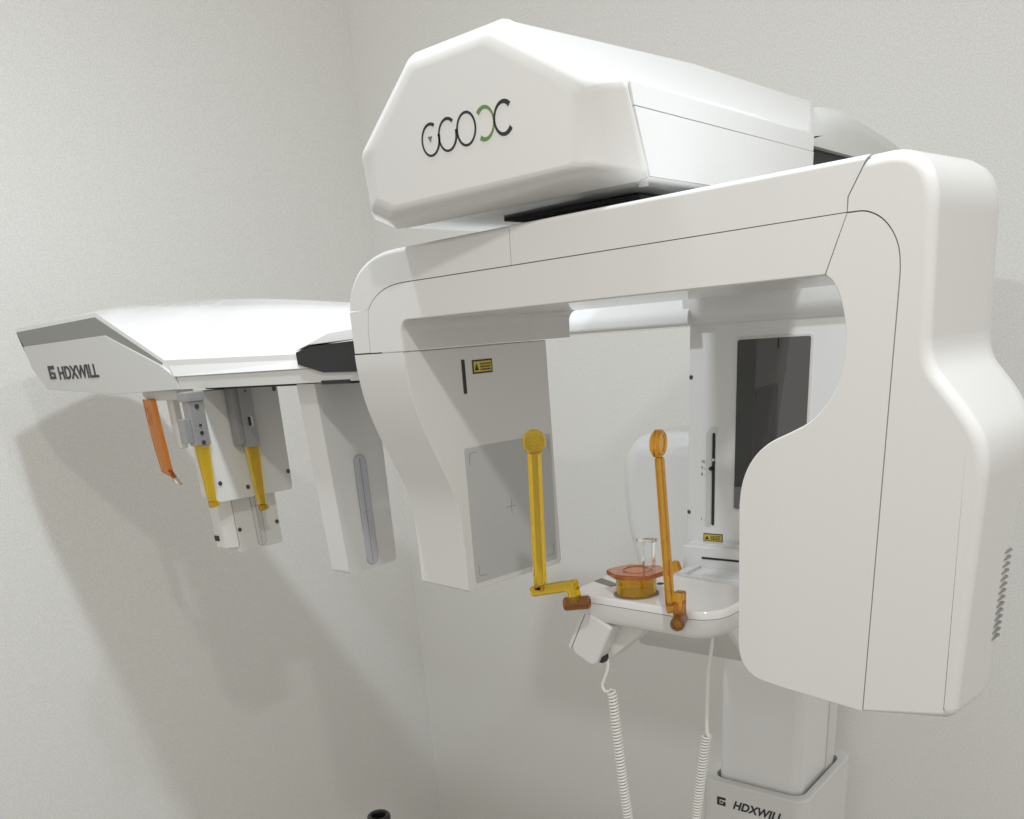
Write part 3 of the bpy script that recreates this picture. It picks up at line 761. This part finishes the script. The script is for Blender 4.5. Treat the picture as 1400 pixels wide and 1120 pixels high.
# secondary collimator plate
XF = lambda a, b, d: (d, a, b)
coll = part('collimator_plate', bm_prism(fillet([(0.991, 1.3845, 0.008), (1.106, 1.3845, 0.008), (1.106, 1.60, 0.05), (1.094, 1.70), (0.975, 1.70), (0.980, 1.60, 0.03)]), XF, -1.177, -1.222, 0.0025, 2), M['white'])
part('scan_window', bm_prism(fillet([(1.034, 1.391, 0.0125), (1.0610, 1.391, 0.0125), (1.0610, 1.580, 0.0125), (1.034, 1.580, 0.0125)]), XF, -1.1760, -1.179), M['collim_win'], coll)
part('window_rim', bm_tube([(-1.1762, a, c) for a, c in fillet([(1.034, 1.391, 0.0125), (1.0610, 1.391, 0.0125), (1.0610, 1.580, 0.0125), (1.034, 1.580, 0.0125)])+[(1.034, 1.45)]], 0.0004, 5), M['line'], coll, wn=False)
part('centre_line', bm_box(-1.1762, -1.1757, 1.0472, 1.0479, 1.395, 1.575), M['line'], coll, wn=False)
part('cross_line', bm_box(-1.1762, -1.1757, 1.040, 1.055, 1.4835, 1.4840), M['line'], coll, wn=False)
# sensor plate with ear rods and nasion support
plate = part('sensor_plate', bm_prism(fillet([(0.938, 1.502, 0.016), (1.1175, 1.499, 0.008), (1.1195, 1.6965), (0.938, 1.6965)]), XF, -1.460, -1.500, 0.002, 2), M['matte'])
lowb = part('sensor_box', bm_prism(fillet([(1.000, 1.393, 0.003), (1.102, 1.393, 0.004), (1.102, 1.51), (1.000, 1.51)]), XF, -1.5005, -1.548, 0.002, 2), M['matte'])
part('box_flange', bm_prism([(-1.5015, 0.9985), (-1.548, 0.9985), (-1.548, 0.980), (-1.520, 0.980)], lambda a, b, d: (a, b, d), 1.405, 1.51, 0.001, 2), M['matte'], lowb)
part('scan_window', bm_prism(fillet([(1.0405, 1.398, 0.009), (1.0620, 1.398, 0.009), (1.0620, 1.4975, 0.001), (1.0405, 1.4975, 0.001)]), XF, -1.4995, -1.502), M['lightgrey'], lowb)
part('window_rim', bm_tube([(-1.4996, a, c) for a, c in [(1.0405, 1.4975)]+fillet([(1.0405, 1.398, 0.009), (1.0620, 1.398, 0.009), (1.0620, 1.4975)])+[(1.0405, 1.4975)]], 0.0004, 5), M['line'], lowb, wn=False)
part('centre_line', bm_box(-1.4996, -1.4991, 1.0510, 1.0516, 1.402, 1.495), M['line'], lowb, wn=False)
part('cross_line', bm_box(-1.4996, -1.4991, 1.0410, 1.0615, 1.4760, 1.4765), M['line'], lowb, wn=False)
def screw(x, y, z, par):
    part('screw', bm_lathe([(0, 0.0010), (0.0016, 0.0012), (0.0035, 0.0012), (0.0042, 0.0), (0.0042, -0.002)], (x, y, z), (1, 0, 0), 16), M['screw'], par)
for y, z in ((1.1105, 1.687), (1.112, 1.534), (0.956, 1.536), (1.014, 1.520)): screw(-1.4595, y, z, plate)
for y, z in ((1.006, 1.4375), (1.095, 1.4360)): screw(-1.4999, y, z, lowb)
part('box_notch', bm_box(-1.549, -1.535, 0.9785, 0.99, 1.418, 1.428), M['dark'], lowb, wn=False)

def ear_rod(y0, y1, z0, dz, idx):
    """grey hanger with holes and a yellow ear rod below it"""
    x1 = -1.430
    hang = part('ear_rod_hanger', bm_box(x1-0.020, x1, y0, y1, z0, 1.699, 0.002, 2), M['metal'])
    part('side_flange', bm_box(x1-0.026, x1-0.006, y0-0.012, y0+0.002, z0+0.006, 1.697 if idx else 1.655, 0.001, 2), M['metal'], hang)
    yc = (y0+y1)/2
    if idx == 0:
        for zz, rr in ((1.674, 0.0042), (1.643, 0.0026), (1.630, 0.0034), (1.614, 0.0038)):
            part('bolt', bm_lathe([(0, 0.0006), (rr*0.55, 0.0006), (rr*0.6, 0.0014), (rr, 0.0014), (rr, -0.001)], (x1, yc, zz), (1, 0, 0), 14), M['dark' if rr == 0.0034 else 'screw'], hang)
        part('slide_mark', bm_box(x1, x1+0.0006, yc-0.006, yc+0.006, 1.6055, 1.6070), M['line'], hang, wn=False)
        part('slide_mark', bm_box(x1, x1+0.0006, yc-0.007, yc+0.007, 1.6825, 1.6840), M['line'], hang, wn=False)
        part('hanger_head', bm_box(x1-0.024, x1+0.003, y0-0.004, y1+0.002, 1.683, 1.698, 0.001, 2), M['metal'], hang)
    else:
        part('latch_hole', bm_box(x1-0.001, x1+0.0006, yc-0.004, yc+0.005, 1.629, 1.647), M['white'], hang, wn=False)
        part('latch', bm_box(x1, x1+0.0014, yc-0.004, yc+0.0008, 1.630, 1.646), M['black'], hang, wn=False)
        part('bolt', bm_lathe([(0, 0.0008), (0.0016, 0.0008), (0.0016, -0.001)], (x1, yc, 1.690), (1, 0, 0), 12), M['black'], hang)
    # tapered rod
    b = bmesh.new(); rings = []
    zt, zb = z0+0.004, z0-dz
    for t in (0, 0.5, 0.97, 1.0):
        z = zt+(zb-zt)*t
        hw = (0.0135*(1-t)+0.0070*t); hd = 0.0065*(1-t)+0.0045*t
        yy = yc+0.0015-0.001*t; xx = x1-0.010
        rings.append([b.verts.new((xx+hd*c, yy+hw*a, z)) for a, c in ((1, 0.6), (0.7, 1), (-0.7, 1), (-1, 0.6), (-1, -0.6), (-0.7, -1), (0.7, -1), (1, -0.6))])
    for a, c in zip(rings, rings[1:]):
        for i in range(8): b.faces.new((a[i], a[(i+1) % 8], c[(i+1) % 8], c[i]))
    b.faces.new(rings[0]); b.faces.new(rings[-1][::-1])
    rod = part('ear_rod', b, M['yellow_amber'])
    part('ear_plug', bm_lathe([(0, 0), (0.0062, 0.0), (0.0068, 0.003), (0.0056, 0.012), (0.004, 0.017), (0, 0.019)], (x1-0.010, yc-0.006, zb), (0.2, 1, 0), 18), M['yellow_amber'], rod)
ear_rod(0.9040, 0.9350, 1.609, 0.103, 0)
ear_rod(1.0095, 1.0380, 1.593, 0.112, 1)
# nasion support at the outer end
nas = part('nasion_arm', bm_prism(fillet([(-1.722, 1.699), (-1.722, 1.686, 0.01), (-1.690, 1.680, 0.01), (-1.60, 1.680), (-1.60, 1.699)]), FY, 0.992, 1.03, 0.003), M['matte'])
part('nasion_post', bm_box(-1.662, -1.640, 1.004, 1.020, 1.588, 1.682, 0.003), M['white'], nas)
b = bmesh.new()
pth = [(-1.697, 0.990, 1.684), (-1.696, 0.990, 1.64), (-1.692, 0.990, 1.59), (-1.687, 0.990, 1.545), (-1.664, 0.990, 1.531), (-1.652, 0.990, 1.526)]
wd = [(0.017, 0.006), (0.0175, 0.006), (0.0165, 0.006), (0.0145, 0.0055), (0.0085, 0.005), (0.006, 0.004)]
rings = []
for (px_, py_, pz_), (hw, hd) in zip(pth, wd):
    rings.append([b.verts.new((px_+hw*a, py_+hd*c, pz_+ (0.006*(-a) if pz_ < 1.54 else 0))) for a, c in ((1, 0.5), (0.85, 1), (-0.85, 1), (-1, 0.5), (-1, -0.5), (-0.85, -1), (0.85, -1), (1, -0.5))])
for a, c in zip(rings, rings[1:]):
    for i in range(8): b.faces.new((a[i], a[(i+1) % 8], c[(i+1) % 8], c[i]))
b.faces.new(rings[0]); b.faces.new(rings[-1][::-1])
nb = part('nasion_blade', b, M['red_orange'])
for zz, xx in ((1.664, -1.700), (1.652, -1.694), (1.641, -1.699)):
    part('blade_hole', bm_lathe([(0.0028, 0), (0.0050, 0), (0.0050, 0.0012), (0.0028, 0.0012)], (xx, 0.9838, zz), (0, -1, 0), 16), M['red_amber'], nb)

# ------------------------------------------------------------------ black tube standing on the floor
st = thing('black_stand', 'top of a black round tube with open flanged rim at bottom edge', 'stand', (-1.447, 1.20, FLOOR))
stb = bm_lathe([(0.020, 0.0), (0.020, 0.945), (0.024, 0.952), (0.0270, 0.957), (0.0280, 0.964), (0.0270, 0.971), (0.024, 0.974), (0.018, 0.972), (0.0155, 0.966), (0.0150, 0.90), (0, 0.90)], (0, 0, 0), seg=40)
tube_o = finish(stb, 'tube', M['rubber'], st)
finish(bm_lathe([(0, 0.0), (0.16, 0.0), (0.16, 0.012), (0.15, 0.018), (0.03, 0.024), (0, 0.024)], (0, 0, 0), seg=40), 'foot', M['rubber'], st)
